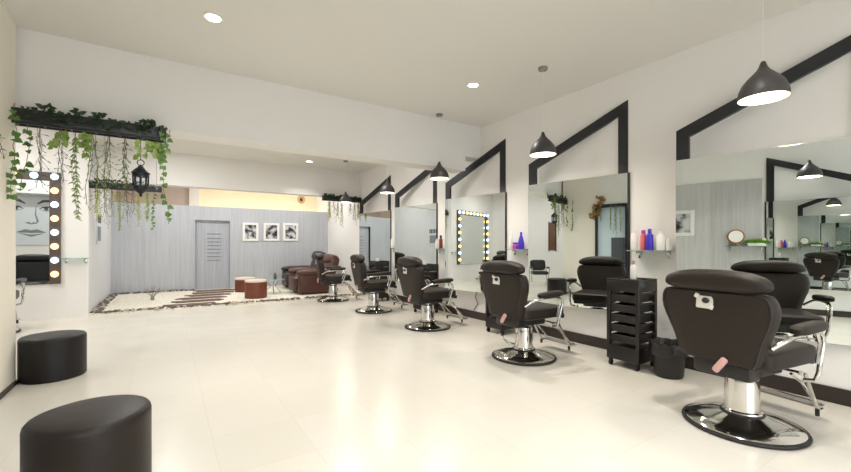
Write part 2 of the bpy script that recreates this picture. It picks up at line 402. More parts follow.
# ------------------------------------------------------------------ barber chair (faces +X, origin on the floor)
def se(n, a, b, e):
    f = lambda v: math.copysign(abs(v)**e, v)
    return [(a*f(math.cos(2*PI*i/n)), b*f(math.sin(2*PI*i/n))) for i in range(n)]
def make_chair(name, label, group, vin='vinyl', loc=(0, 0, 0), rz=0.):
    t = thing(name, label, 'barber chair', loc, rz, group)
    p = MB().lathe([(.0, .012), (.318, .012), (.325, .022), (.314, .034), (.22, .06), (.13, .086), (.105, .098), (.0, .098)], seg=48, cap=False)
    b = p.build('base_plate', 'chrome', t)
    MB().lathe([(.312, .002), (.337, .004), (.341, .014), (.336, .023), (.322, .027), (.314, .022), (.312, .002)], seg=48, cap=False).build('base_rim', 'rubber', b)
    p = MB().lathe([(.118, .095), (.112, .11), (.098, .116), (.094, .30), (.09, .33), (.06, .34), (.05, .345), (.05, .42)], seg=28)
    c = p.build('hydraulic_column', 'chrome', t)
    MB().lathe([(.119, .088), (.123, .095), (.117, .104)], seg=28, cap=False).build('column_collar', 'rubber', c)
    # pump pedal, a looped bar
    pd = MB().tube([(-.06, -.045, .12), (-.16, -.05, .15), (-.24, -.055, .235), (-.265, -.02, .25), (-.265, .02, .25), (-.24, .055, .235), (-.16, .05, .15), (-.06, .045, .12)], .011, 8).build('pump_pedal', 'chrome', t)
    # mechanism
    p = MB().box((.0, 0, .405), (.34, .30, .07), None, .012); p.box((-.19, 0, .43), (.12, .34, .14), None, .02)
    m = p.build('seat_mechanism', 'blackpl', t)
    lv = MB().tube([(-.2, .02, .40), (-.27, .02, .40), (-.325, -.02, .425)], .009, 8).build('recline_lever', 'chrome', t)
    MB().box((-.325, -.045, .455), (.03, .042, .115), (.6, 0, 0), .014).build('lever_grip', 'grip', lv)
    # seat
    p = MB().puff((.06, 0, .505), (.60, .54, .13), .32, .24)
    s = p.build('seat', vin, t)
    MB().box((.36, 0, .45), (.03, .46, .05), None, .01).build('seat_front_rail', 'blackpl', s)
    # backrest: outline narrow at the waist, wide under the headrest
    prof = [(.455, .19), (.468, .215), (.50, .234), (.56, .250), (.62, .267), (.68, .290), (.73, .311), (.78, .325), (.82, .329), (.86, .324), (.89, .312), (.908, .296), (.915, .26)]
    lean = lambda z: -.235-(z-.45)*.13
    rings = []
    for i, (z, wv) in enumerate(prof):
        th = .07 if 0 < i < len(prof)-1 else .045
        rings.append([(lean(z)+a, bb, z) for a, bb in se(32, th, wv, .42)])
    bk = MB().loft(rings).build('backrest', vin, t)
    pip = []
    for z, wv in prof[1:]: pip.append((lean(z)-.052, wv-.012, z))
    ring = pip+[(a, -c_, z) for a, c_, z in reversed(pip)]
    MB().tube(ring, .006, 6).build('piping', 'vinylp', bk)
    # headrest: long pillow, thicker in the middle
    rings = []
    for i in range(25):
        u = -math.cos(PI*i/24); k = max(.12, (1-abs(u)**4)**.5)
        zt = .965+.086*max(0, 1-abs(u)**2.6)**.55; zb_ = .955-.045*k
        zt = max(zt, zb_+.02)
        rings.append([(-.305+a, u*.312, (zt+zb_)/2+bb) for a, bb in se(24, .09*k, (zt-zb_)/2, .7)])
    hd = MB().loft(rings).build('headrest', vin, t)
    # white bracket plate with its knob
    X = lean(.85)-.072
    pl = MB().box((X, .025, .85), (.012, .10, .095), (0, .13, 0), .01)
    pl.box((X-.006, .07, .88), (.012, .03, .03), (.4, .13, 0), .006); pl.box((X-.006, -.015, .815), (.012, .03, .03), (.3, .13, 0), .006)
    pl = pl.build('bracket_plate', 'plate', bk)
    MB().puff((X-.014, .012, .855), (.03, .045, .038), 1, 1, None, 12, 8).build('bracket_knob', 'cap', pl)
    # arms: chrome bar and padded rest
    for sd in (-1, 1):
        y = sd*.325
        a = MB().tube([(-.26, y*.86, .60), (-.18, y, .655), (-.06, y, .672), (.08, y, .678), (.18, y, .672), (.225, y, .64), (.23, y, .60), (.20, y, .52), (.17, y, .42), (.17, y*.95, .37), (.15, y*.8, .36)], .0135, 10)
        a.tube([(.15, y, .672), (.185, y, .60), (.15, y, .48)], .011, 8)
        ar = a.build('armrest_frame', 'chrome', t)
        MB().puff((.06, y, .708), (.34, .088, .062), .6, .5, (0, -.05, 0)).build('armrest_pad', vin, ar)
    # footrest: two raked bars, cross rails and a grille plate
    p = MB()
    for sd in (-1, 1):
        y = sd*.2
        p.tube([(.16, y*1.2, .375), (.27, y, .375), (.32, y, .36), (.44, y, .16), (.49, y, .095), (.60, y, .10)], .012, 8)
        p.tube([(.24, y*.8, .36), (.38, y*.8, .28), (.56, y*.8, .105)], .009, 8)
    for x, z in ((.32, .36), (.44, .16), (.60, .10), (.54, .097)): p.tube([(x, -.2, z), (x, .2, z)], .009, 8)
    fr = p.build('footrest', 'chrome', t)
    MB().box((.545, 0, .112), (.11, .36, .014), (0, .0, 0), .005).build('footplate', 'greym', fr)
    for sd in (-1, 1): MB().tube([(.48, sd*.2, .10), (.48, sd*.2, .055)], .013, 8).build('rubber_foot', 'rubber', fr)
    return t
CG = 'row of dark brown barber chairs facing the angled mirrors'
chairs = [(3.23, 1.06, -9, 'large dark brown barber chair nearest the camera, beside the black waste bin', 202),
          (3.23, 3.00, -3, 'dark brown barber chair with looped pump pedal at its left, second from the camera', -25),
          (3.23, 4.88, -3, 'dark brown barber chair in front of mirror reflecting lit vanity bulbs, third from camera', 236),
          (3.20, 6.64, -8, 'dark brown barber chair fourth from camera, before the second farthest angled mirror', 244),
          (3.08, 8.44, -13, 'farthest dark brown barber chair, beside the edge of the gravel bed', 250)]
c0 = None
for x, y, a, lab, pa in chairs:
    rz = math.radians(a)
    if c0 is None: c0 = make_chair('barber_chair', lab, CG, 'vinyl', (x, y, 0), rz); c = c0
    else: c = dup(c0, lab, (x, y, 0), rz)
    for ch in c.children:
        if ch.name.startswith('pump_pedal'): ch.rotation_euler = (0, 0, math.radians(pa))
# the chair of the alcove, before the bulb-lit mirror
ca = make_chair('salon_chair', 'black salon chair behind the white pier, facing the bulb-lit mirror', None, 'charcoal', (-2.05, 7.75, 0), PI/2)
ca['category'] = 'salon chair'
t = thing('low_armchair', 'low black armchair with chrome frame deep in the alcove, seen in the second mirror', 'armchair', (-2.45, 5.98, 0), -.6)
MB().puff((0, 0, .40), (.46, .46, .11), .4, .3).build('seat', 'charcoal', t)
MB().puff((-.22, 0, .62), (.11, .46, .32), .4, .35, (0, -.22, 0)).build('backrest', 'charcoal', t)
for sd in (-1, 1):
    p = MB().tube([(-.24, sd*.25, .0), (-.16, sd*.25, .2), (-.2, sd*.25, .52), (.16, sd*.25, .54), (.2, sd*.25, .50), (.06, sd*.25, .26), (.22, sd*.25, .0)], .012, 8)
    p = p.build('side_frame', 'chrome', t); MB().puff((.0, sd*.25, .56), (.30, .06, .04), .6, .5).build('armrest', 'charcoal', p)

# ------------------------------------------------------------------ angled mirrors
LM, ROT = 1.255, math.radians(10)
NE = [.61, 2.44, 4.33, 6.14, 7.975]
def make_station(label, loc, rz, group):
    """local +Y runs along the mirror, -X is its face"""
    t = thing('framed_wall_mirror', label, 'mirror', loc, rz, group)
    zb, zt, zh, zl, w = .46, 2.01, 2.82, 2.29, .105
    MB().b2((-.012, .0, zb), (-.002, LM, zt)).build('mirror_glass', 'mirror', t)
    slope = (zh-zl)/LM; vt = w*math.sqrt(1+slope*slope)
    out = [(0, zt-.02), (0, zh), (LM, zl), (LM, zt-.02), (LM-w, zt-.02), (LM-w, zh-slope*(LM-w)-vt), (w, zh-slope*w-vt), (w, zt-.02)]
    MB().prism(out, lambda a, b_, c: (c, a, b_), -.001, .04).build('frame', 'black', t)
    MB().b2((-.016, -.022, zb), (.02, 0, zt)).build('edge_trim', 'black', t)
    cw = Vector((math.sin(ROT), math.cos(ROT))); e = LM/math.cos(ROT)*math.cos(ROT)
    ex = (LM*math.sin(ROT)*math.cos(ROT)*1.0, LM*math.cos(ROT)**2)
    tri = [(0.0, .02), (0.0, LM-.02), ((LM-.02)*math.tan(ROT)-.004, LM-.02)]
    MB().prism(tri, lambda a, b_, c: (a, b_, c), zb+.01, zt-.02).build('backing_wedge', 'wall', t)
    return t
SG = 'angled mirrors along the right wall'
labs = ['largest angled wall mirror in a black peaked frame, cut off at the right edge',
        'black framed angled wall mirror behind the second barber chair, reflecting the ivy and lantern',
        'black framed angled wall mirror in the middle of the row, reflecting a bulb-lit mirror',
        'black framed angled wall mirror reflecting a plain grey wall and small poster',
        'farthest and smallest black framed angled wall mirror, next to the gravel bed']
s0 = None
for y, lab in zip(NE, labs):
    if s0 is None: s0 = make_station(lab, (XR-.006, y, 0), ROT, SG)
    else: dup(s0, lab, (XR-.006, y, 0), ROT)
s = dup(s0, 'black framed angled wall mirror on the left wall, seen only inside the largest mirror', (XL+.024, .84, 0), ROT+PI+math.radians(1.05))
del s['group']

# ------------------------------------------------------------------ trolleys, bin, shelves
def make_trolley(label, loc, group):
    t = thing('salon_trolley', label, 'trolley', loc, 0, group)
    D, W, Hh = .34, .33, .87     # x, y, z ; drawers open towards -X
    p = MB()
    for x in (-D/2+.018, D/2-.018):
        for y in (-W/2+.018, W/2-.018): p.box((x, y, .46), (.036, .036, .76), None, .004, 1)
    p.box((0, 0, .80), (D, W, .10), None, .006); p.box((0, 0, .14), (D, W, .14), None, .006)
    for z in (.235, .335, .435, .535, .635, .735):
        for y in (-W/2+.014, W/2-.014): p.box((0, y, z), (D-.05, .012, .02))
    f = p.build('frame', 'blackpl', t)
    p = MB(); p.box((0, 0, .852), (D-.01, W-.01, .012)); 
    for y in (-W/2+.008, W/2-.008): p.box((0, y, .862), (D, .012, .025), None, .004, 1)
    for x in (-D/2+.008, D/2-.008): p.box((x, 0, .862), (.012, W, .025), None, .004, 1)
    p.build('top_tray', 'blackpl', t)
    for k in range(5):
        z = .25+k*.1; h = .07
        p = MB(); w2 = W-.086; d2 = D-.03
        p.box((0, 0, z), (d2, w2, .006)); p.box((-d2/2, 0, z+h/2), (.008, w2+.01, h), (0, -.12, 0), .003, 1); p.box((d2/2-.01, 0, z+h/2), (.006, w2, h))
        for y in (-w2/2, w2/2): p.box((0, y, z+h/2), (d2, .005, h))
        p.build('drawer', 'blackpl', t)
    for x in (-D/2+.03, D/2-.03):
        for y in (-W/2+.03, W/2-.03):
            p = MB().tube([(x-.0, y-.011, .028), (x, y+.011, .028)], .028, 14); p.box((x, y, .062), (.03, .03, .02)); p.build('caster', 'rubber', t)
    return t
TG = 'black salon trolleys between the mirrors'
tl = [(2.20, 'black five-drawer salon trolley beside the black waste bin, nearest the camera'),
      (4.03, 'black drawer trolley half hidden behind the second barber chair'),
      (5.98, 'black drawer trolley to the right of the third barber chair'),
      (7.85, 'farthest black drawer trolley, behind the fourth barber chair')]
t0 = None
for y, lab in tl:
    if t0 is None: t0 = make_trolley(lab, (3.92, y, 0), TG)
    else: dup(t0, lab, (3.92, y, 0))
# waste bin
t = thing('waste_bin', 'round black waste bin lined with a bag, beside the nearest trolley', 'waste bin', (3.88, 1.83, 0))
MB().lathe([(.0, .004), (.112, .004), (.118, .02), (.142, .27), (.148, .275), (.148, .285), (.138, .285), (.112, .02), (0, .018)], seg=32, cap=False).build('bin_body', 'blackpl', t)
p = MB(); rr = random.Random(2); rings = []
for j, (r_, z) in enumerate([(.146, .19), (.155, .23), (.158, .27), (.156, .305), (.146, .318), (.132, .305), (.12, .25), (.11, .15)]):
    rings.append([((r_+rr.uniform(-.006, .008))*math.cos(2*PI*i/30), (r_+rr.uniform(-.006, .008))*math.sin(2*PI*i/30), z+(rr.uniform(-.012, .014) if j != 7 else 0)) for i in range(30)])
p.loft(rings, False).build('bin_bag', 'bag', t)

def bottle(name, label, cat, prof, mat, loc, capm=None, capprof=None, group=None, seg=16, sx=1., sy=1.):
    t = thing(name, label, cat, loc, 0, group)
    MB().lathe(prof, seg=seg, sx=sx, sy=sy).build('bottle_body' if cat == 'bottle' else 'body', mat, t)
    if capprof: MB().lathe(capprof, seg=seg).build('cap', capm, t)
    return t
def shelf(label, y, z, length, depth=.17, x=XR, sgn=-1, group='small glass wall shelves'):
    t = thing('glass_shelf', label, 'shelf', (x, y, z), 0, group)
    cx = sgn*depth/2
    MB().b2((min(0, sgn*depth), -length/2, -.008), (max(0, sgn*depth), length/2, 0), .002).build('shelf_plate', 'glass', t)
    for k in (-1, 1):
        p = MB().box((sgn*.03, k*length*.36, -.02), (.06, .022, .024), None, .004); p.box((sgn*.006, k*length*.36, -.05), (.01, .03, .075), None, .003)
        p.build('bracket', 'chrome', t)
    return t
shelf('glass shelf above the nearest trolley holding purple and white bottles', 2.16, 1.155, .42)
shelf('glass shelf with a violet cone bottle, between second and third mirrors', 4.02, 1.155, .34)
shelf('glass shelf with a dark red bottle, between third and fourth mirrors', 5.93, 1.155, .34)
shelf('farthest glass shelf with one white bottle, left of the fourth mirror', 7.72, 1.155, .34)
CYL = lambda r, h: [(r*.9, 0), (r, .008), (r, h-.02), (r*.75, h-.004), (r*.4, h)]
CAP = lambda r, z, h: [(r, z), (r, z+h*.9), (r*.8, z+h)]
BG = 'bottles on the nearest shelf'
bottle('white_bottle', 'tall white bottle at the left end of the nearest glass shelf', 'bottle', CYL(.036, .18), 'white', (4.17, 2.31, 1.156), 'white', CAP(.016, .18, .04), BG)
bottle('coral_bottle', 'coral bottle between the white and violet bottles on the nearest shelf', 'bottle', CYL(.03, .17), 'coral', (4.18, 2.22, 1.156), 'magenta', CAP(.02, .17, .04), BG)
bottle('violet_bottle', 'violet bottle in the middle of the nearest glass shelf', 'bottle', CYL(.034, .17), 'purple', (4.15, 2.14, 1.156), 'purple', CAP(.018, .17, .05), BG)
bottle('white_pump_bottle', 'wide white bottle right of the violet bottle on the nearest shelf', 'bottle', CYL(.044, .16), 'white', (4.17, 2.04, 1.156), 'white', CAP(.02, .16, .03), BG)
bottle('white_jar', 'small white jar at the right end of the nearest glass shelf', 'jar', CYL(.026, .12), 'white', (4.18, 1.97, 1.156), None, None)
bottle('white_bottle', 'slim white bottle on shelf beside the violet cone bottle', 'bottle', CYL(.026, .2), 'white', (4.19, 4.14, 1.156), 'white', CAP(.014, .2, .05))
bottle('magenta_jar', 'squat magenta jar beside the violet cone bottle', 'jar', CYL(.04, .07), 'magenta', (4.17, 4.03, 1.156), 'purple', CAP(.036, .07, .025))
bottle('violet_cone_bottle', 'violet cone-shaped bottle on shelf behind the second barber chair', 'bottle', [(.042, 0), (.045, .01), (.044, .08), (.028, .16), (.017, .19)], 'purple', (4.17, 3.92, 1.156), 'purple', CAP(.016, .19, .05))
bottle('red_bottle', 'dark red bottle with black cap on shelf left of the middle mirror', 'bottle', CYL(.034, .18), 'red', (4.18, 5.88, 1.156), 'cap', CAP(.02, .18, .06))
bottle('white_bottle', 'slim white bottle beside the dark red bottle', 'bottle', CYL(.03, .15), 'white', (4.18, 6.0, 1.156), 'white', CAP(.016, .15, .03))
bottle('white_bottle', 'lone white bottle on the farthest shelf', 'bottle', CYL(.04, .2), 'white', (4.17, 7.70, 1.156), 'white', CAP(.02, .2, .05))
bottle('white_spray_bottle', 'white bottle standing on top of the nearest trolley', 'bottle', CYL(.03, .15), 'white', (3.99, 2.22, .861), 'greym', CAP(.013, .15, .04))
bottle('white_cup', 'white cup on top of the trolley right of the third chair', 'cup', [(.03, 0), (.038, .08), (.034, .08), (.027, .01), (.01, .01)], 'white', (3.85, 5.9, .861))
bottle('white_cup', 'white cup on top of the farthest trolley', 'cup', [(.03, 0), (.038, .08), (.034, .08), (.027, .01), (.01, .01)], 'white', (3.85, 7.8, .861))
tag(MB().tube([(4.262, 4.98, .46), (4.25, 5.0, .36), (4.262, 4.95, .25), (4.255, 5.03, .16), (4.262, 5.05, .13)], .006, 6).build('power_cable', 'rubber'), 'thin dark cable hanging below the middle mirror of the row', 'cable')

# ------------------------------------------------------------------ pendants and downlights
def make_pendant(label, loc, group):
    t = thing('pendant_lamp', label, 'pendant lamp', loc, 0, group)   # origin at the rim plane
    h = ZC-loc[2]
    prof = [(.136, 0), (.138, .025), (.132, .06), (.115, .10), (.089, .135), (.06, .165), (.037, .19), (.024, .212), (.018, .232), (.012, .248), (.005, .25)]
    MB().lathe(prof, seg=36, cap=False).build('lamp_shade', 'shade', t)
    inn = [(.134, .002), (.134, .025), (.127, .058), (.110, .096), (.083, .13), (.05, .155), (.0, .165)]
    li = MB().lathe(inn, seg=36, cap=False).build('shade_lining', 'shadein', t)
    MB().lathe([(.0, .012), (.126, .012), (.129, .02), (.0, .03)], seg=32, cap=False).build('diffuser', 'bulb', t)
    MB().tube([(0, 0, .235), (0, 0, h-.02)], .0018, 6).build('cord', 'white', t)
    MB().lathe([(.0, h-.03), (.045, h-.03), (.05, h-.018), (.05, h-.001), (0, h-.001)], seg=24, cap=False).build('ceiling_canopy', 'greym', t)
    lamp('AREA', 'pendant_light', (0, 0, .008), 7, (1., .90, .76), t, .24)
    return t
PG = 'charcoal pendant lamps above the barber chairs'
pl = [(3.34, .98, 'large charcoal pendant lamp nearest the camera, at upper right'),
      (3.41, 2.89, 'charcoal pendant lamp second from the camera, before the second mirror'),
      (3.345, 4.74, 'charcoal pendant lamp third from the camera, above the third barber chair'),
      (3.44, 6.55, 'charcoal pendant lamp second farthest away, before the farthest mirror'),
      (3.40, 8.50, 'farthest and smallest charcoal pendant lamp, before the ivy on the far beam')]
p0 = None
for x, y, lab in pl:
    if p0 is None: p0 = make_pendant(lab, (x, y, 2.185), PG)
    else: dup(p0, lab, (x, y, 2.185))
op = dup(p0, 'charcoal pendant lamp of the left side, seen only inside the largest mirror', (.64, .49, 2.185)); del op['group']
def make_down(label, loc, group):
    t = thing('recessed_downlight', label, 'ceiling light', loc, 0, group)
    MB().lathe([(.075, -.001), (.078, -.01), (.06, -.012), (.058, -.001)], seg=28, cap=False).build('trim_ring', 'white', t)
    MB().lathe([(0, -.004), (.058, -.004), (.058, -.001), (0, -.001)], seg=28, cap=False).build('diffuser', 'down', t)
    lamp('AREA', 'downlight_beam', (0, 0, -.02), 11.5, (1., .985, .96), t, .14, None, math.radians(112))
    return t
dl = [(.33, 3.77, 'recessed round ceiling light at upper left, nearest the camera'),
      (3.07, 3.65, 'recessed round ceiling light above the third pendant lamp'),
      (2.72, 9.0, 'recessed round ceiling light between the two beams, above the far pendant')]
hid = [(.33, 1.0), (2.3, .9), (.33, -1.6), (2.9, -1.6), (.4, 6.6), (2.7, 6.6), (.0, 8.3),
       (0., 11.0), (1.6, 11.0), (3.2, 11.0), (-2.4, 6.0), (-2.4, 7.7)]  # unseen lamps, added to light the room evenly
DG = 'recessed ceiling lights'
d0 = None
for x, y, lab in dl+[(x, y, 'added unseen ceiling light outside the view') for x, y in hid]:
    if d0 is None: d0 = make_down(lab, (x, y, ZC), DG)
    else:
        d = dup(d0, lab, (x, y, ZC), 0, DG if 'outside' not in lab else 'added ceiling lights out of view')
        if y > 5:          # the added lamps of the far half are stronger and spread wider
            for ch in d.children:
                if ch.type == 'LIGHT':
                    ch.data = ch.data.copy(); ch.data.energy = 7 if 'far pendant' in lab else 17
                    if 'far pendant' not in lab: ch.data.spread = PI
# warm lamp behind the back partition
for x, lab in ((1.5, 'warm wall lamp hidden behind the grey door side of the partition'), (3.3, 'warm wall lamp hidden behind the recliner side of the partition')):
    t = thing('warm_wall_lamp', lab, 'lamp', (x, YB+.12, 1.8))
    MB().lathe([(0, -.08), (.05, -.07), (.06, .06), (.05, .07), (0, .075)], (0, .061, 0), seg=24, cap=False).build('lamp_body', 'bulb', t)
    lamp('POINT', 'warm_light', (0, .25, 0), 17, (1., .91, .74), t, .1)
t = thing('wall_disc', 'small round tan disc with dark centre on the cream rear wall', 'wall ornament', (3.78, 13.4, 2.75))
MB().tube([(.11*math.cos(a*PI/12), -.02, .11*math.sin(a*PI/12)) for a in range(24)], .02, 8, True).build('rim', 'tan', t)
MB().puff((0, -.02, 0), (.12, .04, .12), 1, 1, None, 16, 8).build('centre_boss', 'wood', t)

# ------------------------------------------------------------------ poufs
def pouf(name, label, loc, R, h, mat, top=None):
    t = thing(name, label, 'pouf', loc)
    MB().lathe([(0, .0), (R-.01, .0), (R, .012), (R, h*.5), (R, h-.05), (0, h-.05)], seg=64, cap=False).build('body', mat, t)
    MB().lathe([(R, h-.05), (R, h-.03), (R-.003, h-.016), (R-.012, h-.005), (R-.03, h+.001), (R*.5, h+.009), (0, h+.011)], seg=64, cap=False).build('seat_top', top or mat, t)
    return t
pouf('round_pouf', 'dark brown round pouf in the foreground, cut by the bottom edge', (-.303, 2.475, 0), .24, .405, 'pouf')
pouf('round_pouf', 'black round pouf beside the white pier, farther from the camera', (-.87, 4.93, 0), .235, .385, 'pouf2')
pouf('drum_stool', 'chestnut drum stool with pale top nearer the tiled floor', (1.70, 9.62, .03), .235, .41, 'drum', 'drumtop')['category'] = 'drum stool'
pouf('drum_stool', 'chestnut drum stool with pale top nearer the back partition', (1.70, 11.1, .03), .24, .36, 'drum', 'drumtop')['category'] = 'drum stool'

# ------------------------------------------------------------------ recliners (face -X)
def recliner(label, loc, mat, high=0.):
    t = thing('leather_recliner', label, 'armchair', loc, 0, 'brown leather recliners on the gravel bed')
    t.scale = (1.12, 1, 1)
    MB().box((0, 0, .14), (.80, .62, .22), None, .03).build('base', mat, t)
    p = MB().puff((-.06, 0, .36), (.72, .56, .24), .4, .3); p.build('seat', mat, t)
    MB().puff((-.44, 0, .25), (.16, .56, .34), .4, .3).build('leg_rest', mat, t)
    for sd in (-1, 1):
        p = MB().box((-.04, sd*.40, .26), (.84, .2, .46), None, .05, 3); a = p.build('armrest', mat, t)
        MB().puff((-.06, sd*.40, .52), (.86, .25, .17), .7, .45).build('arm_pad', mat, a)
    bk = MB().puff((.34, 0, .62), (.24, .70, .62), .45, .35, (0, .28, 0)).build('backrest', mat, t)
    MB().puff((.36, 0, .83+high), (.24, .66, .26), .6, .4, (0, .28, 0)).build('head_cushion', mat, bk)
    for x in (-.34, .34):
        for y in (-.42, .42): MB().box((x, y, .02), (.06, .06, .04)).build('foot', 'blackpl', t)
    return t
recliner('brown leather recliner nearer the tiled floor, partly behind the farthest barber chair', (3.15, 9.98, .03), 'leather')
recliner('dark brown leather recliner behind the nearer recliner, against the back partition', (3.28, 11.25, .03), 'leatherd', .06)
# glass table
t = thing('glass_side_table', 'low glass table with chrome legs between the drum stools and recliners', 'table', (2.21, 10.28, .03))
MB().lathe([(0, .33), (.28, .33), (.285, .337), (.28, .344), (0, .344)], seg=32, cap=False).build('table_top', 'glass', t)
for k in range(3):
    a = k*2*PI/3+.4
    MB().tube([(.2*math.cos(a), .2*math.sin(a), .33), (.06*math.cos(a), .06*math.sin(a), .18), (.22*math.cos(a), .22*math.sin(a), .0)], .01, 8).build('leg', 'chrome', t)
bottle('green_vase', 'small dark vase on the low glass table', 'vase', [(.03, 0), (.04, .04), (.03, .1), (.014, .14), (.018, .16)], 'slate', (2.27, 10.33, .375))

# ------------------------------------------------------------------ pictures, posters
def picture(label, x, z, w, h, seed, scale, loc=None, rz=0., group='portrait prints on the back partition', bw=.06):
    t = thing('framed_picture', label, 'picture', loc or (x, YB, z), rz, group)
    f = MB()
    for sx in (-1, 1): f.box((sx*(w/2-bw/2), -.014, 0), (bw, .026, h), None, .004, 1)
    for sz in (-1, 1): f.box((0, -.014, sz*(h/2-bw/2)), (w-2*bw, .026, bw), None, .004, 1)
    f.build('frame', 'white', t)
    MB().box((0, -.007, 0), (w-2*bw+.004, .012, h-2*bw+.004)).build('print', photo('portrait_print_%d' % seed, seed, scale), t)
    return t
picture('white framed black and white portrait print nearest the grey door', 2.01, 1.60, .42, .52, 1, 9)
picture('white framed black and white portrait print, middle of the three', 2.58, 1.61, .44, .52, 2, 7)
picture('white framed black and white portrait print nearest the recliners', 3.13, 1.62, .44, .53, 4, 9)
picture('white framed print on left wall, seen in the left part of the largest mirror', 0, 0, .46, .52, 7, 6, (XL+.012, 2.16, 1.66), PI/2, 'prints on the left wall', .07)['group'] = 'prints on the left wall'
# face print in the alcove (seen reflected in the bulb-lit mirror)
t = thing('face_poster', 'large pale print of a drawn face, reflected in the bulb-lit mirror', 'poster', (-2.62, 4.8503, 1.88), PI)
MB().b2((-.62, -.02, -.66), (.62, 0, .64)).build('poster_board', 'paper', t)
def stroke(pts, ws, mat, nm):
    p = MB(); A, B = [], []
    for i, (x, z) in enumerate(pts):
        x0, z0 = pts[max(i-1, 0)]; x1, z1 = pts[min(i+1, len(pts)-1)]
        l = math.hypot(x1-x0, z1-z0) or 1; nx, nz = -(z1-z0)/l, (x1-x0)/l
        A.append((x+nx*ws[i], -.023, z+nz*ws[i])); B.append((x-nx*ws[i], -.023, z-nz*ws[i]))
    n = len(pts)
    p.faces(A+B, [(i, i+1, n+i+1, n+i) for i in range(n-1)])
    return p.build(nm, mat, t)
for sd in (-1, 1):
    stroke([(sd*.10, .30), (sd*.2, .37), (sd*.34, .38), (sd*.48, .30)], [.012, .03, .03, .008], 'inkd', 'brow')
    stroke([(sd*.13, .18), (sd*.2, .225), (sd*.3, .235), (sd*.40, .19)], [.006, .016, .016, .006], 'inkd', 'eyelid')
    stroke([(sd*.15, .165), (sd*.26, .14), (sd*.38, .175)], [.004, .01, .004], 'ink', 'lower_lid')
    stroke([(sd*.25, .225), (sd*.255, .19), (sd*.258, .155)], [.03, .042, .02], 'inkd', 'iris')
stroke([(-.08, .25), (-.07, .05), (-.11, -.10), (-.08, -.16)], [.006, .012, .02, .01], 'ink', 'nose_line')
stroke([(-.08, -.16), (-.04, -.14), (0, -.17), (.05, -.14), (.10, -.15)], [.01, .016, .01, .016, .006], 'inkd', 'nostril')
stroke([(-.24, -.36), (-.1, -.32), (0, -.335), (.1, -.32), (.24, -.36)], [.004, .03, .022, .03, .004], 'ink', 'upper_lip')
stroke([(-.24, -.365), (-.1, -.36), (0, -.365), (.1, -.36), (.24, -.365)], [.004, .008, .009, .008, .004], 'inkd', 'lip_line')
stroke([(-.2, -.39), (0, -.44), (.2, -.39)], [.004, .026, .004], 'ink', 'lower_lip')
# poster on the side wall of the gravel bed
t = thing('wall_poster', 'tall pale poster with dark lettering on the grey side wall', 'poster', (-1.12, 10.0, 1.60), PI/2)
MB().b2((-.26, -.018, -.36), (.26, 0, .36)).build('poster_board', 'paper', t)
p = MB()
for k, (x, wd) in enumerate([(-.2, .06), (-.11, .07), (-.01, .07), (.09, .07), (.18, .05)]): p.b2((x, -.022, .05), (x+wd, -.017, .20))
p.build('dark_blocks', 'inkd', t)
MB().b2((-.22, -.021, -.30), (.22, -.017, -.02)).build('grey_block', 'ink', t)
t = thing('wood_panel', 'narrow brown wood panel on the alcove wall, seen in the second mirror', 'wall panel', (-4.0, 6.12, 1.52))
MB().b2((0, -.10, -.46), (.03, .10, .46), .006).build('panel_board', 'wood', t)
f = MB(); f.b2((.0, -.13, -.49), (.035, -.10, .49)); f.b2((.0, .10, -.49), (.035, .13, .49)); f.build('panel_frame', 'base', t)
# gold ornament on the left wall
t = thing('gold_wall_ornament', 'curly antique gold ornament on left wall, seen in the second mirror', 'wall ornament', (XL, 4.02, 2.12))
r = random.Random(11); p = MB()
for k in range(16):
    cy, cz = r.uniform(-.09, .09), -.25+.50*k/15; cy += (cz)*-.35; R = r.uniform(.04, .06)
    p.tube([(.02+.01*math.sin(i), cy+R*(1-.06*i)*math.cos(i*.62+k), cz+R*(1-.06*i)*math.sin(i*.62+k)) for i in range(12)], .011, 6)
p.build('scrollwork', 'gold', t)
p = MB()
for k in range(22):
    a = r.uniform(0, 6.28); cz = r.uniform(-.24, .24)
    p.leaf((.03, r.uniform(-.1, .1)-cz*.35, cz), (.1, math.cos(a), math.sin(a)), (1, 0, 0), .08, .05)
p.build('metal_leaves', 'gold', t)

# ------------------------------------------------------------------ bulb-lit vanity mirror of the alcove
t = thing('bulb_lit_mirror', 'large vanity mirror with lit round bulbs around a dark frame, in the alcove', 'mirror', (-2.30, 8.8, 0))
x0, x1, z0, z1, w = -1.25, .84, .58, 2.40, .135
f = MB(); f.b2((x0, -.05, z0), (x0+w, 0, z1)); f.b2((x1-w, -.05, z0), (x1, 0, z1)); f.b2((x0+w, -.05, z1-w), (x1-w, 0, z1))
f.build('frame', 'bulbframe', t)
MB().b2((x0+w, -.02, z0), (x1-w, -.002, z1-w)).build('mirror_glass', 'mirror', t)
for sx in (x0+w/2, x1-w/2):
    for k in range(8):
        z = z0+.16+k*(z1-z0-.23)/7
        g = MB().puff((sx, -.075, z), (.10, .10, .10), 1, 1, None, 14, 10).build('bulb', 'bulbc' if k % 2 else 'bulbw', t)
        MB().tube([(sx, -.05, z), (sx, -.06, z)], .02, 10).build('bulb_socket', 'chrome', g)
for k in range(1, 8):
    x = x0+w/2+k*(x1-x0-w)/8
    g = MB().puff((x, -.075, z1-w/2), (.10, .10, .10), 1, 1, None, 14, 10).build('bulb', 'bulbc' if k % 2 else 'bulbw', t)
    MB().tube([(x, -.05, z1-w/2), (x, -.06, z1-w/2)], .02, 10).build('bulb_socket', 'chrome', g)
sh = shelf('glass shelf beside the bulb-lit mirror in the alcove', 0, 0, .34)
sh.location = (-1.27, 8.8, 1.0); sh.rotation_euler = (0, 0, PI/2)
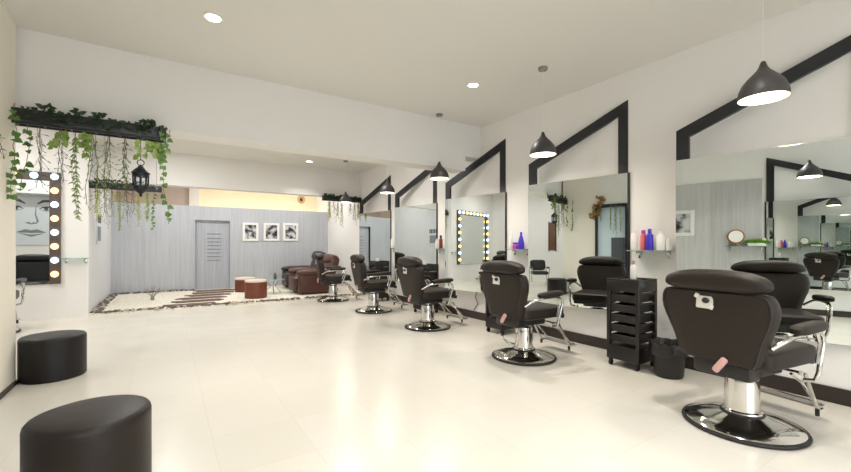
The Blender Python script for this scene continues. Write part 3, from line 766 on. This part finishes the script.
# shelf with mirror and greenery on the left wall
sh = shelf('glass shelf with round mirror and greenery, seen in the largest mirror', 1.14, 1.2, .62, .16, XL+.02, 1)
t = thing('round_table_mirror', 'small round white mirror on the left wall shelf', 'mirror', (XL+.11, 1.28, 1.2))
MB().tube([(.0, .12*math.cos(a*PI/14), .18+.12*math.sin(a*PI/14)) for a in range(28)], .012, 8, True).build('rim', 'gold', t)
MB().tube([(-.005, 0, .18), (.005, 0, .18)], .113, 28).build('mirror_disc', 'white', t)
MB().lathe([(.05, 0), (.05, .012), (.012, .02), (.01, .06)], seg=18).build('stand', 'gold', t)
t = thing('potted_greenery', 'low bright green plant on the left wall shelf', 'plant', (XL+.10, .98, 1.2))
MB().box((0, 0, .03), (.09, .26, .058), None, .008).build('trough', 'white', t)
p = MB(); r = random.Random(3)
for k in range(160):
    d = Vector((r.uniform(-1, 1), r.uniform(-1.4, 1.4), r.uniform(-.2, 1.1)))
    p.leaf((r.uniform(-.03, .03), r.uniform(-.12, .12), .055), d, (0, 0, 1), r.uniform(.07, .12), .045)
p.build('foliage', 'moss', t)
bottle('pillar_candle', 'short cream pillar candle behind the greenery on the left wall shelf', 'candle', CYL(.035, .15), 'shadein', (XL+.06, .88, 1.2))

# ------------------------------------------------------------------ hanging planters, vines, lantern
def planter(label, x0, x1, y, z0, z1, seed, dep=.1, nleaf=120, strap=None):
    t = thing('hanging_planter', label, 'planter', ((x0+x1)/2, y, z0), 0, 'black planter troughs under the beams')
    L = x1-x0; h = z1-z0
    MB().b2((-L/2, -dep/2, .035), (L/2, dep/2, h), .004).build('trough', 'black', t)
    p = MB()
    for s in (-1, 1): p.b2((-L/2, s*dep/2-.008, 0), (L/2, s*dep/2+.008, .026))
    for k in range(7):
        xx = -L/2+.02+k*(L-.04)/6; p.b2((xx-.006, -dep/2, .004), (xx+.006, dep/2, .036))
    if strap:
        for k in (-.4, 0, .4): p.b2((k*L-.02, dep/2, h-.06), (k*L+.02, strap, h-.02)); p.b2((k*L-.02, strap-.008, h-.06), (k*L+.02, strap, h+.06))
    else:
        for k in (-.3, .42): p.b2((k*L-.002, -.002, h-.01), (k*L+.002, .002, ZC-z0))
    p.build('lower_rail', 'black', t)
    r = random.Random(seed); p = MB()
    for k in range(nleaf):
        top = r.random() < .3
        q = (r.uniform(-L/2, L/2), -dep/2-.012 if not top else r.uniform(-dep/2, 0), (h+.004 if top else r.uniform(.04, h)))
        d = (r.uniform(-1, 1), r.uniform(-.9, 0), r.uniform(-.8, .4) if not top else r.uniform(-.2, .25))
        p.leaf(q, d, (0, -1, .5), r.uniform(.03, .05), r.uniform(.025, .042))
    for k in range(5):
        xx = r.uniform(-L/2, L/2)
        for j in range(7): p.leaf((xx+r.uniform(-.05, .05), -dep/2, h+.01+r.uniform(0, .03)), (r.uniform(-1, 1), -.3, r.uniform(0, .35)), (0, -1, .3), .045, .04)
    g = p.build('ivy_garland', 'leafd', t); g['kind'] = 'stuff'
    return t
NEARP = planter('black planter trough of ivy under the near beam, at upper left', -1.10, .0, 4.79, 2.25, 2.385, 21, .1, 95, .108)
planter('thin black planter trough under the far beam, behind the lantern', -1.118, -.07, 8.95, 2.21, 2.32, 22, .1, 90)
planter('planter trough of dark ivy under the far beam, at the right wall', 3.24, 4.26, 9.62, 2.335, 2.45, 23, .1, 230, .078)

def vine(label, x, y, ztop, L, style, seed, group):
    r = random.Random(seed); st = MB(); lf = MB(); mat = 'leafm'
    def path(x, y, L, wob, n):
        pts = [(x, y, ztop)]; px, py = x, y
        for i in range(1, n+1):
            px += r.uniform(-wob, wob); py += r.uniform(-wob, wob)*.7
            pts.append((px, py, ztop-L*i/n))
        return pts
    if style == 'ivy':
        n = max(4, int(L/.055)); pts = path(x, y, L, .016, n); st.tube(pts, .0025, 5)
        for i, q in enumerate(pts[1:]):
            for s in (0, 1):
                if r.random() < .7:
                    d = (r.uniform(-1, 1), r.uniform(-.8, .3), r.uniform(-1, -.1)); z = r.uniform(.045, .06)
                    lf.leaf(q, d, (r.uniform(-.4, .4), -1, .3), z, z*.95)
        mat = 'leafm'
    elif style == 'cluster':
        n = 6
        for k in range(7):
            pts = path(x+r.uniform(-.09, .09), y, L*r.uniform(.5, 1), .02, n); st.tube(pts, .002, 5)
            for q in pts[1:]:
                d = (r.uniform(-1, 1), r.uniform(-.8, .3), r.uniform(-1, 0)); z = r.uniform(.04, .065)
                lf.leaf(q, d, (r.uniform(-.4, .4), -1, .3), z, z*.9)
        mat = 'leafl'
    elif style in ('twig', 'willow'):
        for k in range(4):
            l = L*r.uniform(.6, 1); pts = path(x+r.uniform(-.012, .012), y+r.uniform(-.02, .02), l, .013, 9); st.tube(pts, .0022, 4)
            for i, q in enumerate(pts[1:]):
                d = Vector((r.uniform(-1, 1), r.uniform(-.6, .6), r.uniform(-1.4, -.1))); e = Vector(q)+d*.05
                st.tube([q, tuple(e)], .0014, 4)
                if r.random() < (.5 if style == 'twig' else .9): lf.leaf(e, d, (0, -1, .2), r.uniform(.02, .035), .009)
                if style == 'willow' and r.random() < .75: lf.leaf(q, (-d.x*.6, d.y, d.z), (0, -1, .2), r.uniform(.025, .045), .011)
        mat = 'leafo' if style == 'twig' else 'leafm' if seed % 3 == 0 else 'leafl'
    else:                                   # fern: thin pale sprays
        for k in range(3):
            l = L*r.uniform(.7, 1); pts = path(x+r.uniform(-.012, .012), y, l, .008, 15); st.tube(pts, .002, 4)
            for q in pts[1:]:
                for s in (-1, 1):
                    if r.random() < .8: lf.leaf(q, (s*r.uniform(.3, 1), r.uniform(-.5, .3), r.uniform(-1.2, -.3)), (0, -1, .2), r.uniform(.032, .055), .014)
        mat = 'leafl' if seed % 2 else 'leafy'
    o = st.build('hanging_vine', 'twig'); tag(o, label, 'vine', group)
    lf.build('leaves', mat, o)
    return o
V1 = 'vines hanging from the near planter'
ZV = 2.248
near = [(-1.05, 4.60, .66, 'ivy', 'ivy strand at the far left end of the near planter, before the pier'),
        (-1.00, 4.72, .46, 'ivy', 'short ivy strand second from the left end of the near planter'),
        (-.94, 4.79, .5, 'twig', 'grey twiggy strand above the bulb-lit mirror corner, near planter'),
        (-.80, 4.79, .52, 'twig', 'bushy grey twig strand right of the bulb-lit mirror corner, near planter'),
        (-.70, 4.75, .22, 'cluster', 'bright pale green leaf cluster hanging left of the middle of the near planter'),
        (-.71, 4.82, .70, 'fern', 'thin pale strand trailing straight down below the bright leaf cluster'),
        (-.57, 4.79, .58, 'willow', 'yellowish willow strand in the middle of the near planter'),
        (-.46, 4.80, .64, 'willow', 'long willow strand right of the middle of the near planter'),
        (-.34, 4.79, .55, 'willow', 'willow strand just left of the black lantern'),
        (-.13, 4.75, .2, 'cluster', 'short bright leaf cluster just right of the lantern hook'),
        (-.05, 4.72, .86, 'ivy', 'long ivy strand at the right end of the near planter, right of the lantern')]
for i, (x, y, L, stl, lab) in enumerate(near):
    vine(lab, x, y, ZV if i not in (0, 10) else 2.38, L+(.10 if i not in (4, 9) else 0), stl, 100+i, V1)
o = vine('ivy strand trailing off the right tip of the near planter', .03, 4.75, 2.37, .2, 'ivy', 131, V1)
far = [(-1.0, .55, 'fern'), (-.90, .72, 'twig'), (-.80, .5, 'willow'), (-.70, .86, 'fern'), (-.585, .62, 'willow'), (-.48, .5, 'twig'), (-.38, .62, 'fern'), (-.27, .56, 'fern'), (-.14, .66, 'ivy')]
ordn = ['first', 'second', 'third', 'fourth', 'fifth', 'sixth', 'seventh', 'eighth', 'ninth']
names = {'fern': 'pale fern-like strand', 'twig': 'twiggy strand', 'willow': 'willowy strand', 'ivy': 'ivy strand'}
for i, (x, L, stl) in enumerate(far):
    vine('%s hanging %s from the left under the thin far planter' % (names[stl], ordn[i]), x*.95-.05, 8.95, 2.208, L+.02, stl, 200+i, 'vines hanging from the thin far planter')
farr = [(3.42, .55, 'fern'), (3.54, .3, 'twig'), (3.64, .50, 'willow'), (3.73, .70, 'fern'), (3.98, .3, 'twig'), (4.10, .62, 'willow'), (4.20, .5, 'fern')]
for i, (x, L, stl) in enumerate(farr):
    vine('%s hanging %s from the left under the planter at the right wall' % (names[stl], ordn[i]), x, 9.62, 2.333, L, stl, 300+i, 'vines hanging from the planter at the right wall')
# vines over the framed glass door of the left wall
for i, (y, L, stl) in enumerate([(3.50, .75, 'fern'), (3.60, .85, 'willow'), (3.72, .6, 'fern'), (3.95, .45, 'twig')]):
    vine('%s hanging %s from the camera over the black framed glass door' % (names[stl], ordn[i]), XL+.06, y, 2.18, L, stl, 400+i, 'vines over the black framed glass door')
# lantern
t = thing('hanging_lantern', 'black ornate lantern hanging from the near planter at upper left', 'lantern', (-.21, 4.77, 1.68))
p = MB(); p.tube([(0, 0, .36), (0, 0, .572)], .003, 6)
p.tube([(.028*math.cos(a*PI/8), 0, .335+.028*math.sin(a*PI/8)) for a in range(16)], .0045, 6, True); p.build('hanger', 'iron', t)
MB().lathe([(.064, .225), (.078, .228), (.079, .236), (.066, .25), (.052, .268), (.036, .282), (.026, .288), (.024, .298), (.012, .304), (.008, .314), (0, .318)], seg=12, cap=False).build('roof', 'iron', t)
p = MB()
for k in range(8):
    a = (k+.0)*PI/4; p.tube([(.058*math.cos(a), .058*math.sin(a), .085), (.064*math.cos(a), .064*math.sin(a), .228)], .0075, 6)
p.lathe([(.062, .198), (.07, .198), (.071, .228), (.062, .228)], seg=12, cap=False); p.lathe([(.058, .08), (.066, .08), (.066, .105), (.058, .105)], seg=12, cap=False)
p.build('cage', 'iron', t)
MB().lathe([(.052, .085), (.056, .228)], seg=12, cap=False).build('panes', 'clear', t)
MB().lathe([(0, .0), (.01, .005), (.014, .016), (.01, .026), (.026, .042), (.058, .066), (.07, .078), (.07, .086), (0, .088)], seg=12, cap=False).build('bottom_finial', 'iron', t)

# ------------------------------------------------------------------ daylight, camera, view
wd = bpy.data.worlds.new('daylight'); scene.world = wd; wd.use_nodes = True
bg = wd.node_tree.nodes['Background']; bg.inputs[0].default_value = (.93, .965, 1., 1); bg.inputs[1].default_value = 4.6
cam = bpy.data.cameras.new('camera'); co = bpy.data.objects.new('camera', cam); COL.objects.link(co)
yaw = math.atan2(.5476, .8368)
co.location = (0, 0, 1.2); co.rotation_euler = (PI/2, 0, -yaw)
cam.sensor_width = 36; cam.lens = 396/851*36; cam.sensor_fit = 'HORIZONTAL'
cam.shift_y = (246-236)/851; cam.clip_start = .05
scene.camera = co
scene.cycles.max_bounces = 24; scene.cycles.glossy_bounces = 18; scene.cycles.diffuse_bounces = 6; scene.cycles.transparent_max_bounces = 16
scene.cycles.caustics_reflective = False; scene.cycles.caustics_refractive = False
scene.cycles.use_denoising = True
vs = scene.view_settings
vs.view_transform = 'Standard'; vs.look = 'None'; vs.gamma = 1; vs.use_curve_mapping = False; vs.exposure = .42
